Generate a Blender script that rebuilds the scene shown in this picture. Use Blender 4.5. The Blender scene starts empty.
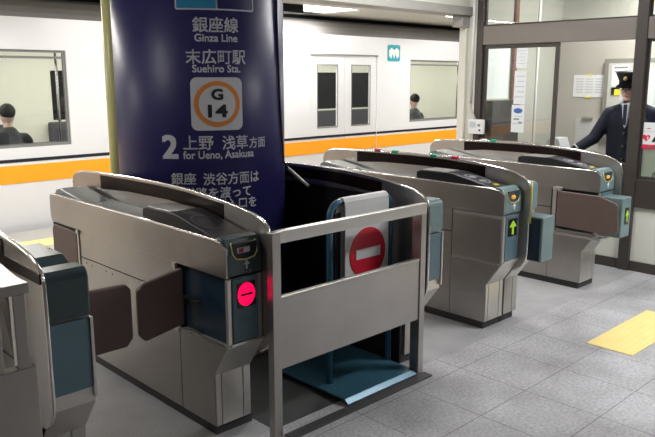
import bpy, bmesh, math, random
from mathutils import Vector, Matrix
random.seed(4)
SC = bpy.context.scene
COL = SC.collection
PI = math.pi

# ------------------------------------------------------------------ materials
def mat(name, base, rough=.5, metal=0, noise=0, nscale=8, stretch=(1, 1, 1), bump=0, bscale=60,
        spec=.5, emit=None, estr=0, alpha=1, trans=0, coat=0):
    m = bpy.data.materials.new(name); m.use_nodes = True
    nt = m.node_tree; b = nt.nodes['Principled BSDF']
    b.inputs['Base Color'].default_value = (*base, 1)
    b.inputs['Roughness'].default_value = rough
    b.inputs['Metallic'].default_value = metal
    b.inputs['Specular IOR Level'].default_value = spec
    b.inputs['Coat Weight'].default_value = coat
    b.inputs['Coat Roughness'].default_value = .08
    b.inputs['Alpha'].default_value = alpha
    b.inputs['Transmission Weight'].default_value = trans
    if emit:
        b.inputs['Emission Color'].default_value = (*emit, 1)
        b.inputs['Emission Strength'].default_value = estr
    if noise or bump:
        tc = nt.nodes.new('ShaderNodeTexCoord'); mp = nt.nodes.new('ShaderNodeMapping')
        mp.inputs['Scale'].default_value = stretch
        nt.links.new(tc.outputs['Object'], mp.inputs['Vector'])
    if noise:
        n = nt.nodes.new('ShaderNodeTexNoise'); n.inputs['Scale'].default_value = nscale
        n.inputs['Detail'].default_value = 6
        nt.links.new(mp.outputs[0], n.inputs['Vector'])
        mx = nt.nodes.new('ShaderNodeMixRGB'); mx.blend_type = 'MIX'
        mx.inputs[1].default_value = (*[c * (1 - noise) for c in base], 1)
        mx.inputs[2].default_value = (*[min(1, c * (1 + noise)) for c in base], 1)
        nt.links.new(n.outputs['Fac'], mx.inputs[0]); nt.links.new(mx.outputs[0], b.inputs['Base Color'])
        mr = nt.nodes.new('ShaderNodeMapRange')
        mr.inputs['To Min'].default_value = max(0.02, rough - .08); mr.inputs['To Max'].default_value = min(1, rough + .08)
        nt.links.new(n.outputs['Fac'], mr.inputs['Value']); nt.links.new(mr.outputs[0], b.inputs['Roughness'])
    if bump:
        n2 = nt.nodes.new('ShaderNodeTexNoise'); n2.inputs['Scale'].default_value = bscale
        nt.links.new(mp.outputs[0], n2.inputs['Vector'])
        bp = nt.nodes.new('ShaderNodeBump'); bp.inputs['Strength'].default_value = bump
        bp.inputs['Distance'].default_value = .01
        nt.links.new(n2.outputs['Fac'], bp.inputs['Height']); nt.links.new(bp.outputs[0], b.inputs['Normal'])
    return m

M = {}
M['steel'] = mat('brushed_steel', (.415, .39, .368), .32, .9, noise=.22, nscale=3.5, stretch=(1, 1, 1), bump=.05, bscale=12)
M['steel_light'] = mat('light_steel', (.60, .58, .54), .32, .8, noise=.1, nscale=6, bump=.03)
M['steel_dull'] = mat('dull_steel', (.42, .405, .38), .45, .6, noise=.2, nscale=4, bump=.05)
M['chrome'] = mat('polished_trim', (.8, .78, .74), .16, 1)
M['smoked'] = mat('smoked_panel', (.012, .006, .006), .26, 0, spec=.10)
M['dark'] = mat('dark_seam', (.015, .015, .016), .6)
M['plinth'] = mat('dark_plinth', (.035, .034, .034), .6, noise=.3, nscale=10)
M['teal'] = mat('teal_enamel', (.135, .205, .21), .38, 0, noise=.06, coat=.2)
M['teal_dark_shaded'] = mat('dark_shaded_teal_enamel', (.025, .045, .052), .3, 0, noise=.1, coat=.3)  # dark teal parts, plus lack of light painted into the leftmost gate's console
M['blue'] = mat('slate_blue_panel', (.085, .150, .185), .42, 0, noise=.12, nscale=12)
M['navy_recess'] = mat('navy_recess', (.010, .026, .048), .35)
M['tray'] = mat('grey_tray', (.16, .19, .195), .25, .2, noise=.1, coat=.3)
M['hump'] = mat('black_reader_housing', (.016, .016, .019), .36, 0, spec=.3)
M['hump_mark'] = mat('pale_reader_mark', (.42, .42, .47), .4)
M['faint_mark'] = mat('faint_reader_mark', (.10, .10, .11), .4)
M['flap'] = mat('brown_leatherette', (.115, .075, .066), .5, 0, noise=.15, nscale=25, bump=.08, bscale=200)
M['yellow'] = mat('yellow_sticker', (.8, .72, .05), .5)
M['yellow_trim'] = mat('yellow_rim', (.62, .55, .22), .4)
M['orange_lamp'] = mat('orange_ticket_lamp', (.7, .35, .05), .4, emit=(1, .45, .05), estr=.4)
M['arrow_on'] = mat('green_led_arrow', (.25, .5, .03), .5, emit=(.33, .55, .02), estr=.4)
M['stop_on'] = mat('red_led_disc', (.8, .0, .05), .5, emit=(1, .0, .075), estr=1.25)
M['display'] = mat('display_black', (.008, .008, .008), .3)
M['white_print'] = mat('white_print', (.75, .78, .78), .5)
M['faint_print'] = mat('faint_print', (.35, .45, .48), .5)
M['red_lamp'] = mat('red_indicator', (.45, .01, .05), .3)
M['green_lamp'] = mat('green_indicator', (.01, .30, .16), .3)
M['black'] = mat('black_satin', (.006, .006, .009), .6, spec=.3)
M['cable'] = mat('black_rubber', (.012, .012, .014), .5)
M['tube_blue'] = mat('blue_tube_enamel', (.035, .115, .18), .3, coat=.3)
M['plate_blue'] = mat('blue_base_enamel', (.045, .135, .195), .30, .2, noise=.2, nscale=6, coat=.3)
M['board'] = mat('white_sign_board', (.62, .62, .62), .5)
M['red_paint'] = mat('red_sign_paint', (.58, .012, .035), .45)
M['navy'] = mat('navy_sign_film', (.018, .016, .088), .40, 0, noise=.05, spec=.32)
M['cream_pipe'] = mat('cream_yellow_paint', (.68, .64, .28), .3, noise=.1)
M['print'] = mat('grey_white_lettering', (.50, .50, .55), .5)
M['badge_white'] = mat('badge_white', (.52, .52, .55), .45)
M['badge_orange'] = mat('badge_orange', (.62, .21, .035), .45)
M['badge_black'] = mat('badge_black', (.01, .01, .014), .5)
M['cyan'] = mat('cyan_film', (.010, .19, .36), .45)
M['train'] = mat('train_aluminium', (.76, .765, .80), .38, .15, noise=.03, nscale=2)
M['train_roof'] = mat('train_roof_grey', (.22, .21, .205), .55, .2, noise=.1)
M['orange'] = mat('orange_stripe', (.93, .36, .012), .45)
M['train_black'] = mat('black_line', (.01, .01, .02), .4)
M['cream_int'] = mat('train_interior_cream', (.80, .78, .66), .6)
M['seat'] = mat('dark_seat_fabric', (.08, .075, .085), .9)
M['glass'] = mat('clear_glass', (.95, 1, .98), .02, 0, trans=1, spec=.5)
M['frame'] = mat('bronze_frame', (.070, .060, .054), .42, .35, noise=.1)
M['frame_light'] = mat('bronze_header', (.21, .185, .168), .42, .45, noise=.08, nscale=3)
M['office_wall'] = mat('office_grey_wall', (.44, .43, .39), .7, noise=.10, nscale=2.2)
M['office_panel'] = mat('cream_wall_panel', (.66, .67, .60), .5, noise=.04)
M['cream_col'] = mat('cream_column', (.70, .68, .60), .5, noise=.04)
M['white'] = mat('white_plastic', (.78, .78, .76), .4)
M['paper'] = mat('paper', (.75, .77, .78), .7)
M['paper_print'] = mat('pale_grey_print', (.52, .55, .60), .7)
M['grey_print'] = mat('mid_grey_print', (.25, .27, .3), .7)
M['blue_print'] = mat('blue_print', (.05, .13, .42), .6)
M['red_print'] = mat('red_print', (.68, .02, .07), .5)
M['blind'] = mat('white_blind', (.80, .84, .85), .6)
M['wood'] = mat('reddish_wood', (.20, .085, .055), .5, noise=.2, nscale=6, stretch=(1, 8, 8))
M['notice_frame'] = mat('grey_notice_frame', (.30, .29, .265), .45, .3)
M['notice_back'] = mat('notice_backing', (.52, .53, .50), .7, noise=.05)
M['ceil'] = mat('ceiling_panel', (.62, .60, .56), .75, noise=.05)
M['wall'] = mat('cream_wall', (.66, .65, .60), .7, noise=.05)
M['lintel'] = mat('grey_lintel', (.36, .345, .325), .45, .3, noise=.08)
M['pit'] = mat('dark_pit', (.02, .02, .02), .9, noise=.3)
M['tactile'] = mat('yellow_tactile', (.75, .60, .23), .6, noise=.10, nscale=9, bump=.1, bscale=90)
M['lamp'] = mat('fluorescent_tube', (1, 1, 1), .5, emit=(1, .98, .93), estr=7)
M['skin'] = mat('skin', (.74, .49, .41), .55)
M['uniform'] = mat('navy_uniform', (.005, .007, .020), .85, noise=.2, nscale=30)
M['cuff_cream'] = mat('cream_braid', (.5, .47, .38), .6)
M['cap'] = mat('black_cap', (.008, .008, .012), .6)
M['shirt'] = mat('pale_shirt', (.62, .66, .75), .7)
M['tie'] = mat('dark_tie', (.012, .014, .03), .6)
M['gold'] = mat('gold_badge', (.45, .36, .15), .35, .7)
M['hair'] = mat('black_hair', (.01, .009, .008), .6)
M['lip'] = mat('lip', (.42, .17, .15), .5)

# tiled granite floor: 0.4035 m tiles, joints, speckle, dirt
def floor_mat():
    m = bpy.data.materials.new('granite_tiles'); m.use_nodes = True
    nt = m.node_tree; N = nt.nodes; L = nt.links; b = N['Principled BSDF']
    tc = N.new('ShaderNodeNewGeometry')
    mp = N.new('ShaderNodeMapping'); mp.inputs['Location'].default_value = (-3.145, -1.777, 0)
    L.new(tc.outputs['Position'], mp.inputs['Vector'])
    br = N.new('ShaderNodeTexBrick'); br.offset = 0; br.squash = 1
    br.inputs['Scale'].default_value = 1
    br.inputs['Brick Width'].default_value = .404; br.inputs['Row Height'].default_value = .404
    br.inputs['Mortar Size'].default_value = .0022; br.inputs['Mortar Smooth'].default_value = .3
    br.inputs['Color1'].default_value = (.425, .425, .44, 1); br.inputs['Color2'].default_value = (.445, .445, .46, 1)
    br.inputs['Mortar'].default_value = (.12, .12, .12, 1)
    L.new(mp.outputs[0], br.inputs['Vector'])
    n = N.new('ShaderNodeTexNoise'); n.inputs['Scale'].default_value = 60; n.inputs['Detail'].default_value = 5
    L.new(tc.outputs['Position'], n.inputs['Vector'])
    cr = N.new('ShaderNodeValToRGB'); cr.color_ramp.elements[0].position = .32; cr.color_ramp.elements[0].color = (.74, .74, .74, 1)
    cr.color_ramp.elements[1].position = .68; cr.color_ramp.elements[1].color = (1.17, 1.17, 1.17, 1)
    L.new(n.outputs['Fac'], cr.inputs[0])
    mu = N.new('ShaderNodeMixRGB'); mu.blend_type = 'MULTIPLY'; mu.inputs[0].default_value = 1
    L.new(br.outputs['Color'], mu.inputs[1]); L.new(cr.outputs[0], mu.inputs[2])
    n2 = N.new('ShaderNodeTexNoise'); n2.inputs['Scale'].default_value = 2.5; n2.inputs['Detail'].default_value = 6
    L.new(tc.outputs['Position'], n2.inputs['Vector'])
    cr2 = N.new('ShaderNodeValToRGB'); cr2.color_ramp.elements[0].position = .34; cr2.color_ramp.elements[0].color = (.72, .71, .71, 1)
    cr2.color_ramp.elements[1].position = .65; cr2.color_ramp.elements[1].color = (1.06, 1.06, 1.07, 1)
    L.new(n2.outputs['Fac'], cr2.inputs[0])
    mu2 = N.new('ShaderNodeMixRGB'); mu2.blend_type = 'MULTIPLY'; mu2.inputs[0].default_value = 1
    L.new(mu.outputs[0], mu2.inputs[1]); L.new(cr2.outputs[0], mu2.inputs[2])
    L.new(mu2.outputs[0], b.inputs['Base Color'])
    b.inputs['Roughness'].default_value = .45
    bp = N.new('ShaderNodeBump'); bp.inputs['Strength'].default_value = .15; bp.inputs['Distance'].default_value = .004
    L.new(n.outputs['Fac'], bp.inputs['Height']); L.new(bp.outputs[0], b.inputs['Normal'])
    return m
M['floor'] = floor_mat()

def ribbed_mat():
    m = bpy.data.materials.new('ribbed_grey_mat'); m.use_nodes = True
    nt = m.node_tree; N = nt.nodes; L = nt.links; b = N['Principled BSDF']
    tc = N.new('ShaderNodeNewGeometry')
    w = N.new('ShaderNodeTexWave'); w.wave_type = 'BANDS'; w.bands_direction = 'Y'
    w.inputs['Scale'].default_value = 14; w.inputs['Distortion'].default_value = 0
    L.new(tc.outputs['Position'], w.inputs['Vector'])
    n = N.new('ShaderNodeTexNoise'); n.inputs['Scale'].default_value = 5; n.inputs['Detail'].default_value = 6
    L.new(tc.outputs['Position'], n.inputs['Vector'])
    cr = N.new('ShaderNodeValToRGB'); cr.color_ramp.elements[0].color = (.25, .25, .255, 1); cr.color_ramp.elements[1].color = (.44, .44, .45, 1)
    L.new(n.outputs['Fac'], cr.inputs[0])
    cr2 = N.new('ShaderNodeValToRGB'); cr2.color_ramp.elements[0].color = (.82, .82, .82, 1); cr2.color_ramp.elements[1].color = (1.05, 1.05, 1.05, 1)
    L.new(w.outputs['Fac'], cr2.inputs[0])
    mu = N.new('ShaderNodeMixRGB'); mu.blend_type = 'MULTIPLY'; mu.inputs[0].default_value = 1
    L.new(cr.outputs[0], mu.inputs[1]); L.new(cr2.outputs[0], mu.inputs[2]); L.new(mu.outputs[0], b.inputs['Base Color'])
    b.inputs['Roughness'].default_value = .5
    bp = N.new('ShaderNodeBump'); bp.inputs['Strength'].default_value = .4; bp.inputs['Distance'].default_value = .003
    L.new(w.outputs['Fac'], bp.inputs['Height']); L.new(bp.outputs[0], b.inputs['Normal'])
    return m
M['ribbed'] = ribbed_mat()

# ------------------------------------------------------------------ mesh helpers
class MB:
    def __init__(s): s.bm = bmesh.new()
    def box(s, x0, x1, y0, y1, z0, z1):
        x0, x1 = sorted((x0, x1)); y0, y1 = sorted((y0, y1)); z0, z1 = sorted((z0, z1))
        v = [s.bm.verts.new(p) for p in ((x0, y0, z0), (x1, y0, z0), (x1, y1, z0), (x0, y1, z0), (x0, y0, z1), (x1, y0, z1), (x1, y1, z1), (x0, y1, z1))]
        for f in ((0, 3, 2, 1), (4, 5, 6, 7), (0, 1, 5, 4), (1, 2, 6, 5), (2, 3, 7, 6), (3, 0, 4, 7)):
            s.bm.faces.new([v[i] for i in f])
        return s
    def _prism(s, a, b):
        A = [s.bm.verts.new(p) for p in a]; B = [s.bm.verts.new(p) for p in b]
        n = len(A)
        fs = [s.bm.faces.new(A), s.bm.faces.new(B[::-1])]
        for i in range(n):
            fs.append(s.bm.faces.new((A[i], B[i], B[(i + 1) % n], A[(i + 1) % n])))
        bmesh.ops.recalc_face_normals(s.bm, faces=fs)
        return s
    def prx(s, poly, x0, x1): return s._prism([(x0, y, z) for y, z in poly], [(x1, y, z) for y, z in poly])
    def pry(s, poly, y0, y1): return s._prism([(x, y0, z) for x, z in poly], [(x, y1, z) for x, z in poly])
    def prz(s, poly, z0, z1): return s._prism([(x, y, z0) for x, y in poly], [(x, y, z1) for x, y in poly])
    def tube(s, pts, r, n=10, cap=True):
        pts = [Vector(p) for p in pts]; rings = []
        up = None
        for i, p in enumerate(pts):
            if i == 0: t = pts[1] - p
            elif i == len(pts) - 1: t = p - pts[i - 1]
            else: t = (pts[i + 1] - p).normalized() + (p - pts[i - 1]).normalized()
            t.normalize()
            if up is None:
                up = t.orthogonal().normalized()
            else:
                up = (up - t * up.dot(t)).normalized()
            w = t.cross(up)
            rr = r[i] if isinstance(r, (list, tuple)) else r
            rings.append([s.bm.verts.new(p + (up * math.cos(2 * PI * k / n) + w * math.sin(2 * PI * k / n)) * rr) for k in range(n)])
        fs = []
        for a, b in zip(rings, rings[1:]):
            for k in range(n):
                f = s.bm.faces.new((a[k], a[(k + 1) % n], b[(k + 1) % n], b[k])); f.smooth = True; fs.append(f)
        if cap:
            fs.append(s.bm.faces.new(rings[0][::-1])); fs.append(s.bm.faces.new(rings[-1]))
        bmesh.ops.recalc_face_normals(s.bm, faces=fs)
        return s
    def ell(s, c, r, rot=None, seg=16):
        m = Matrix.Translation(c)
        if rot is not None: m = m @ rot
        m = m @ Matrix.Diagonal((r[0], r[1], r[2], 1))
        res = bmesh.ops.create_uvsphere(s.bm, u_segments=seg, v_segments=max(8, seg // 2 + 2), radius=1, matrix=m)
        for v in res['verts']:
            for f in v.link_faces: f.smooth = True
        return s
    def build(s, name, m, parent=None, bevel=0, label=None, seg=2):
        me = bpy.data.meshes.new(name)
        off = Vector((0, 0, 0))
        p = parent
        while p is not None:
            off += p.location; p = p.parent
        if parent is None:
            vs = s.bm.verts
            xs = [v.co.x for v in vs]; ys = [v.co.y for v in vs]; zs = [v.co.z for v in vs]
            own = Vector(((min(xs) + max(xs)) / 2, (min(ys) + max(ys)) / 2, min(zs)))
            bmesh.ops.translate(s.bm, verts=s.bm.verts, vec=-own)
        else:
            own = Vector((0, 0, 0))
            bmesh.ops.translate(s.bm, verts=s.bm.verts, vec=-off)
        s.bm.to_mesh(me); s.bm.free()
        me.materials.append(m if not isinstance(m, str) else M[m])
        o = bpy.data.objects.new(name, me); COL.objects.link(o); o.location = own
        if parent: o.parent = parent
        if bevel:
            b = o.modifiers.new('bevel', 'BEVEL'); b.width = bevel; b.segments = seg; b.limit_method = 'ANGLE'; b.angle_limit = .6
            b.harden_normals = False
        if label: o['label'] = label
        return o

def tag(o, label=None, cat=None, group=None, kind=None):
    if label: o['label'] = label
    if cat: o['category'] = cat
    if group: o['group'] = group
    if kind: o['kind'] = kind
    return o
def empty(name, loc, label=None, cat=None, group=None, kind=None):
    o = bpy.data.objects.new(name, None); COL.objects.link(o); o.location = loc; o.empty_display_size = .1
    return tag(o, label, cat, group, kind)
def struct(name, mb, m, bevel=0):
    o = mb.build(name, m, None, bevel); o['kind'] = 'structure'; return o
def ellipse(cx, cz, rx, rz, n=40): return [(cx + rx * math.cos(2 * PI * k / n), cz + rz * math.sin(2 * PI * k / n)) for k in range(n)]
def rrect(x0, x1, z0, z1, r, n=6):
    pts = []
    for cx, cz, a in ((x1 - r, z1 - r, 0), (x0 + r, z1 - r, 90), (x0 + r, z0 + r, 180), (x1 - r, z0 + r, 270)):
        for k in range(n + 1):
            t = math.radians(a + 90 * k / n); pts.append((cx + r * math.cos(t), cz + r * math.sin(t)))
    return pts
def grid_wall(mb, axis, p0, p1, ur, zr, holes):
    """wall slab normal to axis ('x'/'y') from p0 to p1 with rectangular holes (u0,u1,z0,z1)"""
    us = sorted({ur[0], ur[1], *[h[0] for h in holes], *[h[1] for h in holes]})
    zs = sorted({zr[0], zr[1], *[h[2] for h in holes], *[h[3] for h in holes]})
    for a, b in zip(us, us[1:]):
        if a < ur[0] or b > ur[1]: continue
        run = None
        for c, d in zip(zs, zs[1:]):
            hole = any(h[0] <= (a + b) / 2 <= h[1] and h[2] <= (c + d) / 2 <= h[3] for h in holes)
            if hole:
                if run: emit_box(mb, axis, p0, p1, a, b, *run); run = None
            else: run = (run[0], d) if run else (c, d)
        if run: emit_box(mb, axis, p0, p1, a, b, *run)
def emit_box(mb, axis, p0, p1, a, b, c, d):
    if axis == 'y': mb.box(a, b, p0, p1, c, d)
    else: mb.box(p0, p1, a, b, c, d)

# ------------------------------------------------------------------ text
def text_mesh(txt, bold=.02):
    c = bpy.data.curves.new('t', 'FONT'); c.body = txt; c.size = 1; c.resolution_u = 3
    o = bpy.data.objects.new('t', c); COL.objects.link(o)
    bpy.context.view_layer.update()
    dg = bpy.context.evaluated_depsgraph_get()
    me = bpy.data.meshes.new_from_object(o.evaluated_get(dg))
    bpy.data.objects.remove(o); bpy.data.curves.remove(c)
    xs = [v.co.x for v in me.vertices]; ys = [v.co.y for v in me.vertices]
    x0, x1, y0, y1 = min(xs), max(xs), min(ys), max(ys)
    for v in me.vertices: v.co = Vector(((v.co.x - x0) / (x1 - x0), (v.co.y - y0) / (y1 - y0), 0))
    # heavier strokes: the outline laid over itself with small shifts
    w = x1 - x0; h = y1 - y0
    bm = bmesh.new()
    for dx, dy in ((-1, -1), (-1, 1), (1, -1), (1, 1), (0, 0)):
        k = len(bm.verts); bm.from_mesh(me); bm.verts.ensure_lookup_table()
        for v in bm.verts[k:]:
            v.co.x += dx * bold / w; v.co.y += dy * bold / h
    bm.to_mesh(me); bm.free()
    return me
def put_mesh(name, me, fn, m, parent):
    off = Vector((0, 0, 0)); p = parent
    while p is not None: off += p.location; p = p.parent
    for v in me.vertices: v.co = Vector(fn(v.co.x, v.co.y)) - off
    me.name = name; me.materials.clear(); me.materials.append(M[m])
    o = bpy.data.objects.new(name, me); COL.objects.link(o); o.parent = parent
    return o

# ------------------------------------------------------------------ camera
F = 711.
yaw, pitch, roll = math.radians(43.95), math.radians(11.2), math.radians(.05)
f = Vector((math.sin(yaw) * math.cos(pitch), math.cos(yaw) * math.cos(pitch), -math.sin(pitch)))
r = Vector((math.cos(yaw), -math.sin(yaw), 0)); u = r.cross(f)
cam = bpy.data.cameras.new('camera'); co = bpy.data.objects.new('camera', cam); COL.objects.link(co)
cam.sensor_width = 36; cam.lens = F / 655 * 36; cam.clip_start = .02
co.matrix_world = Matrix(((r.x, u.x, -f.x, 0), (r.y, u.y, -f.y, 0), (r.z, u.z, -f.z, 1.6), (0, 0, 0, 1)))
SC.camera = co

# ------------------------------------------------------------------ setting
struct('floor', MB().box(-4, 5.9, -4, 2.36, -.1, 0).box(5.9, 9, -4, 4.2, -.1, 0), 'floor')
struct('floor_platform', MB().box(-4, 14, 4.6, 7.55, -.1, 0).box(5.9, 14, 4.2, 4.6, -.1, 0), mat('platform_floor', (.33, .325, .31), .4, noise=.15, nscale=4))
struct('floor_ribbed', MB().box(-4, 5.9, 2.36, 4.6, -.1, .001), 'ribbed')
tag(MB().box(-4, 14, 6.72, 7.02, 0, .006).build('tactile_strip', 'tactile', None), 'long yellow tactile strip on the platform floor, in front of the train', 'tactile paving')
struct('floor_track_pit', MB().box(-6, 16, 7.55, 10.8, -1.3, -1.2).box(-6, 16, 7.55, 7.6, -1.2, -.1).box(-6, 16, 10.7, 10.8, -1.2, 3), 'pit')
struct('ceiling', MB().box(-4, 14, -4, 4.14, 2.75, 2.85), 'ceil')
struct('ceiling_platform', MB().box(-4, 14, 4.26, 6.9, 2.5, 2.6).box(7.28, 14, 6.9, 8.3, 2.5, 2.6).box(-4, 6.25, 6.9, 8.3, 2.5, 2.6).box(6.25, 7.28, 7.95, 8.3, 2.5, 2.6).box(-4, 14, 8.3, 10.8, 2.5, 2.6), 'ceil')
struct('wall_lintel', MB().box(-4, 5.98, 4.14, 4.26, 2.26, 2.85), 'wall')
struct('trim_1', MB().box(-4, 5.88, 4.10, 4.30, 2.18, 2.26), 'lintel', .004)
tag(MB().box(5.76, 5.88, 4.13, 4.25, 2.075, 2.18).build('ceiling_bracket', 'lintel', None, .004), 'small grey metal block hanging under the right end of the long grey lintel', 'bracket')
struct('gap_shade', MB().box(-4, 14, 8.02, 8.08, 2.44, 2.5), 'black')  # shade of the gap over the train roof, put in as a black bar
tag(MB().box(5.55, 6.24, 6.9, 7.1, 2.40, 2.5).build('ceiling_duct', 'black', None, .01), 'black box fixed under the platform ceiling next to the bright light', 'ceiling box')
M['wall_tile_dimmed'] = mat('dimmed_grey_wall_tile', (.26, .255, .25), .4, noise=.15, nscale=3)  # tile darkened so the unseen walls reflect like a dim concourse
struct('wall_left', MB().box(-4.1, -4, -4, 7.55, 0, 2.85), 'wall_tile_dimmed')
struct('wall_back', MB().box(-4, 9, -4.1, -4, 0, 2.85), 'wall_tile_dimmed')

# luminaires --------------------------------------------------------------
def luminaire(x0, x1, y0, y1, z, label, power, col=(1, .97, .91), mname='lamp', size=None):
    t = empty('ceiling_light', ((x0 + x1) / 2, (y0 + y1) / 2, z), label, 'ceiling light')
    MB().box(x0, x1, y0, y1, z - .02, z).build('housing', 'white', t, .004)
    MB().box(x0 + .02, x1 - .02, y0 + .02, y1 - .02, z - .035, z - .02).build('diffuser', mname, t)
    l = bpy.data.lights.new('lamp', 'AREA'); l.shape = 'RECTANGLE'; l.size = x1 - x0 - .04; l.size_y = y1 - y0 - .04
    l.energy = power; l.color = col
    o = bpy.data.objects.new('lamp', l); COL.objects.link(o); o.location = (0, 0, -.04); o.parent = t
    return t
luminaire(6.27, 7.26, 6.93, 7.6, 2.54, 'bright rectangular ceiling light over the train, right of the blue pillar', 45)
luminaire(1.2, 2.6, 6.2, 6.5, 2.5, 'platform ceiling light above the left end of the train', 62)
luminaire(3.7, 5.1, 6.2, 6.5, 2.5, 'platform ceiling light behind the blue pillar', 52)
luminaire(8.6, 10.0, 6.2, 6.5, 2.5, 'platform ceiling light beyond the ticket office', 60)
luminaire(11.3, 12.7, 6.2, 6.5, 2.5, 'farthest platform ceiling light', 85)
luminaire(-1.8, -.4, 6.2, 6.5, 2.5, 'leftmost platform ceiling light', 75)
luminaire(4.2, 5.6, .35, .65, 2.75, 'concourse ceiling light above the tiled floor', 105, (.98, .98, 1))
luminaire(3.6, 5.0, 3.25, 3.5, 2.75, 'concourse ceiling light above the wide ticket gate lane', 36, (.99, .98, .97))
luminaire(-.6, .8, 3.25, 3.5, 2.75, 'added fill light on the concourse ceiling above the left ticket gates', 20, (.99, .98, .97))  # unseen fitting added to lighten the gate sides on the left
luminaire(-.9, .5, -1.2, -.9, 2.75, 'added fill light on the concourse ceiling behind the viewer', 4)  # unseen fitting added as weak fill from behind
luminaire(6.3, 7.3, 2.7, 2.9, 2.75, 'office ceiling light above the clerk', 62)

# ------------------------------------------------------------------ train
def train():
    t = empty('subway_train', (5, 7.7, 0), 'silver subway train with an orange stripe standing beyond the gates', 'train')
    wins = [(1.4, 3.46), (4.3, 6.3), (9.33, 11.35), (14.3, 15.6)]
    doors = [(-.9, .55), (7.08, 8.52), (12.15, 13.6)]
    holes = [(a, b, .87, 1.89) for a, b in wins] + [(a, b, 0.0, 1.93) for a, b in doors]
    mb = MB(); grid_wall(mb, 'y', 7.70, 7.76, (-5, 16), (-.06, 2.21), holes)
    mb.prx([(7.70, 2.21), (7.70, 2.22), (7.76, 2.22), (7.76, 2.21)], -5, 16)
    mb.build('body', 'train', t)
    roof = [(7.70, 2.22), (7.715, 2.27), (7.75, 2.33), (7.82, 2.40), (7.92, 2.44), (8.1, 2.46), (9.7, 2.46), (10.1, 2.35), (10.2, 2.2), (10.1, 2.2), (10.0, 2.3), (9.6, 2.38), (8.2, 2.38), (7.9, 2.34), (7.76, 2.22)]
    MB().prx(roof, -5, 16).build('roof', 'train_roof', t)
    MB().box(-5, 16, 7.76, 10.2, -.06, 0.02).build('floor_pan', 'seat', t)
    mb = MB(); grid_wall(mb, 'y', 10.12, 10.2, (-5, 16), (.02, 2.3), [(a, b, 1.0, 1.7) for a, b in wins]); mb.build('far_wall', 'cream_int', t)
    MB().box(-5, 16, 10.2, 10.21, .95, 1.75).build('far_window', 'display', t)
    MB().box(-5, -4.9, 7.76, 10.2, 0, 2.3).build('end_wall', 'cream_int', t)
    MB().box(15.9, 16, 7.76, 10.2, 0, 2.3).build('end_wall', 'cream_int', t)
    for i in range(8):
        c = MB().box(-4.5 + i * 2.6, -2.5 + i * 2.6, 8.3, 8.45, 2.33, 2.37).build('interior_lamp', mat('interior_tube', (1, 1, 1), .5, emit=(1, .97, .88), estr=5) if i == 0 else 'train_tube', t)
        if i == 0: M['train_tube'] = c.data.materials[0]
        l = bpy.data.lights.new('cabin_lamp', 'AREA'); l.shape = 'RECTANGLE'; l.size = 1.9; l.size_y = .15; l.energy = 34; l.color = (1, .97, .9)
        lo = bpy.data.objects.new('cabin_lamp', l); COL.objects.link(lo); lo.parent = t; lo.location = (-3.5 + i * 2.6 - 5, 9.0 - 7.7, 2.30)
    # stripe and black line, broken at doors
    segs = [(-5, -.9), (-.9, .55), (.55, 7.08), (7.08, 8.52), (8.52, 12.15), (12.15, 13.6), (13.6, 16)]
    for a, b in segs:
        isd = (a, b) in doors
        y = 7.712 if isd else 7.695
        g = .006
        MB().box(a + (g if isd else 0), b - (g if isd else 0), y, y + .006, .495, .685).build('orange_stripe', 'orange', t)
        MB().box(a + (g if isd else 0), b - (g if isd else 0), y, y + .006, .718, .752).build('black_line', 'train_black', t)
    for a, b in wins:
        w = MB(); w.box(a, b, 7.72, 7.75, .87, .90).box(a, b, 7.72, 7.75, 1.865, 1.89).box(a, a + .03, 7.72, 7.75, .90, 1.865).box(b - .03, b, 7.72, 7.75, .90, 1.865).box(a + .03, b - .03, 7.725, 7.745, 1.80, 1.825)
        wf = w.build('window_frame', mat('dark_gasket', (.18, .18, .175), .5) if 'gasket' not in M else 'gasket', t)
        M.setdefault('gasket', wf.data.materials[0])
        MB().box(a + .03, b - .03, 7.732, 7.736, .90, 1.865).build('pane', 'glass', wf)
        # bench seat under each window, far side and near side
        MB().box(a - .1, b + .1, 9.55, 10.1, .35, .48).box(a - .1, b + .1, 9.98, 10.1, .48, .98).build('bench_seat', 'seat', t, .02)
        MB().box(a - .1, b + .1, 7.80, 8.3, .35, .48).box(a - .1, b + .1, 7.80, 7.90, .48, .90).build('bench_seat', 'seat', t, .02)
        MB().tube([(a - .15, 8.32, .4), (a - .15, 8.32, 2.3)], .016).tube([(b + .15, 8.32, .4), (b + .15, 8.32, 2.3)], .016).build('grab_pole', 'chrome', t)
        MB().tube([(a - .15, 8.25, 2.05), (b + .15, 8.25, 2.05)], .014).build('luggage_rail', 'chrome', t)
    for a, b in doors:
        m = (a + b) / 2
        for x0, x1 in ((a + .006, m - .004), (m + .004, b - .006)):
            d = MB(); c = (x0 + x1) / 2
            grid_wall(d, 'y', 7.718, 7.748, (x0, x1), (0.0, 1.92), [(c - .2, c + .2, .88, 1.78)])
            do = d.build('door', 'train', t)
            g = MB()
            grid_wall(g, 'y', 7.714, 7.718, (c - .215, c + .215), (.865, 1.795), [(c - .2, c + .2, .88, 1.78)]); g.build('door_gasket', 'gasket', do)
            MB().box(c - .2, c + .2, 7.73, 7.734, .88, 1.78).build('pane', 'glass', do)
        MB().box(a - .01, b + .01, 7.694, 7.70, 1.925, 1.945).build('door_header_line', 'gasket', t)
    # emblem by the door: teal square with a white rounded band
    e = MB().pry(rrect(8.75, 9.05, 1.86, 2.115, .03), 7.692, 7.70).build('emblem', mat('teal_emblem', (.02, .34, .42), .4), t)
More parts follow.
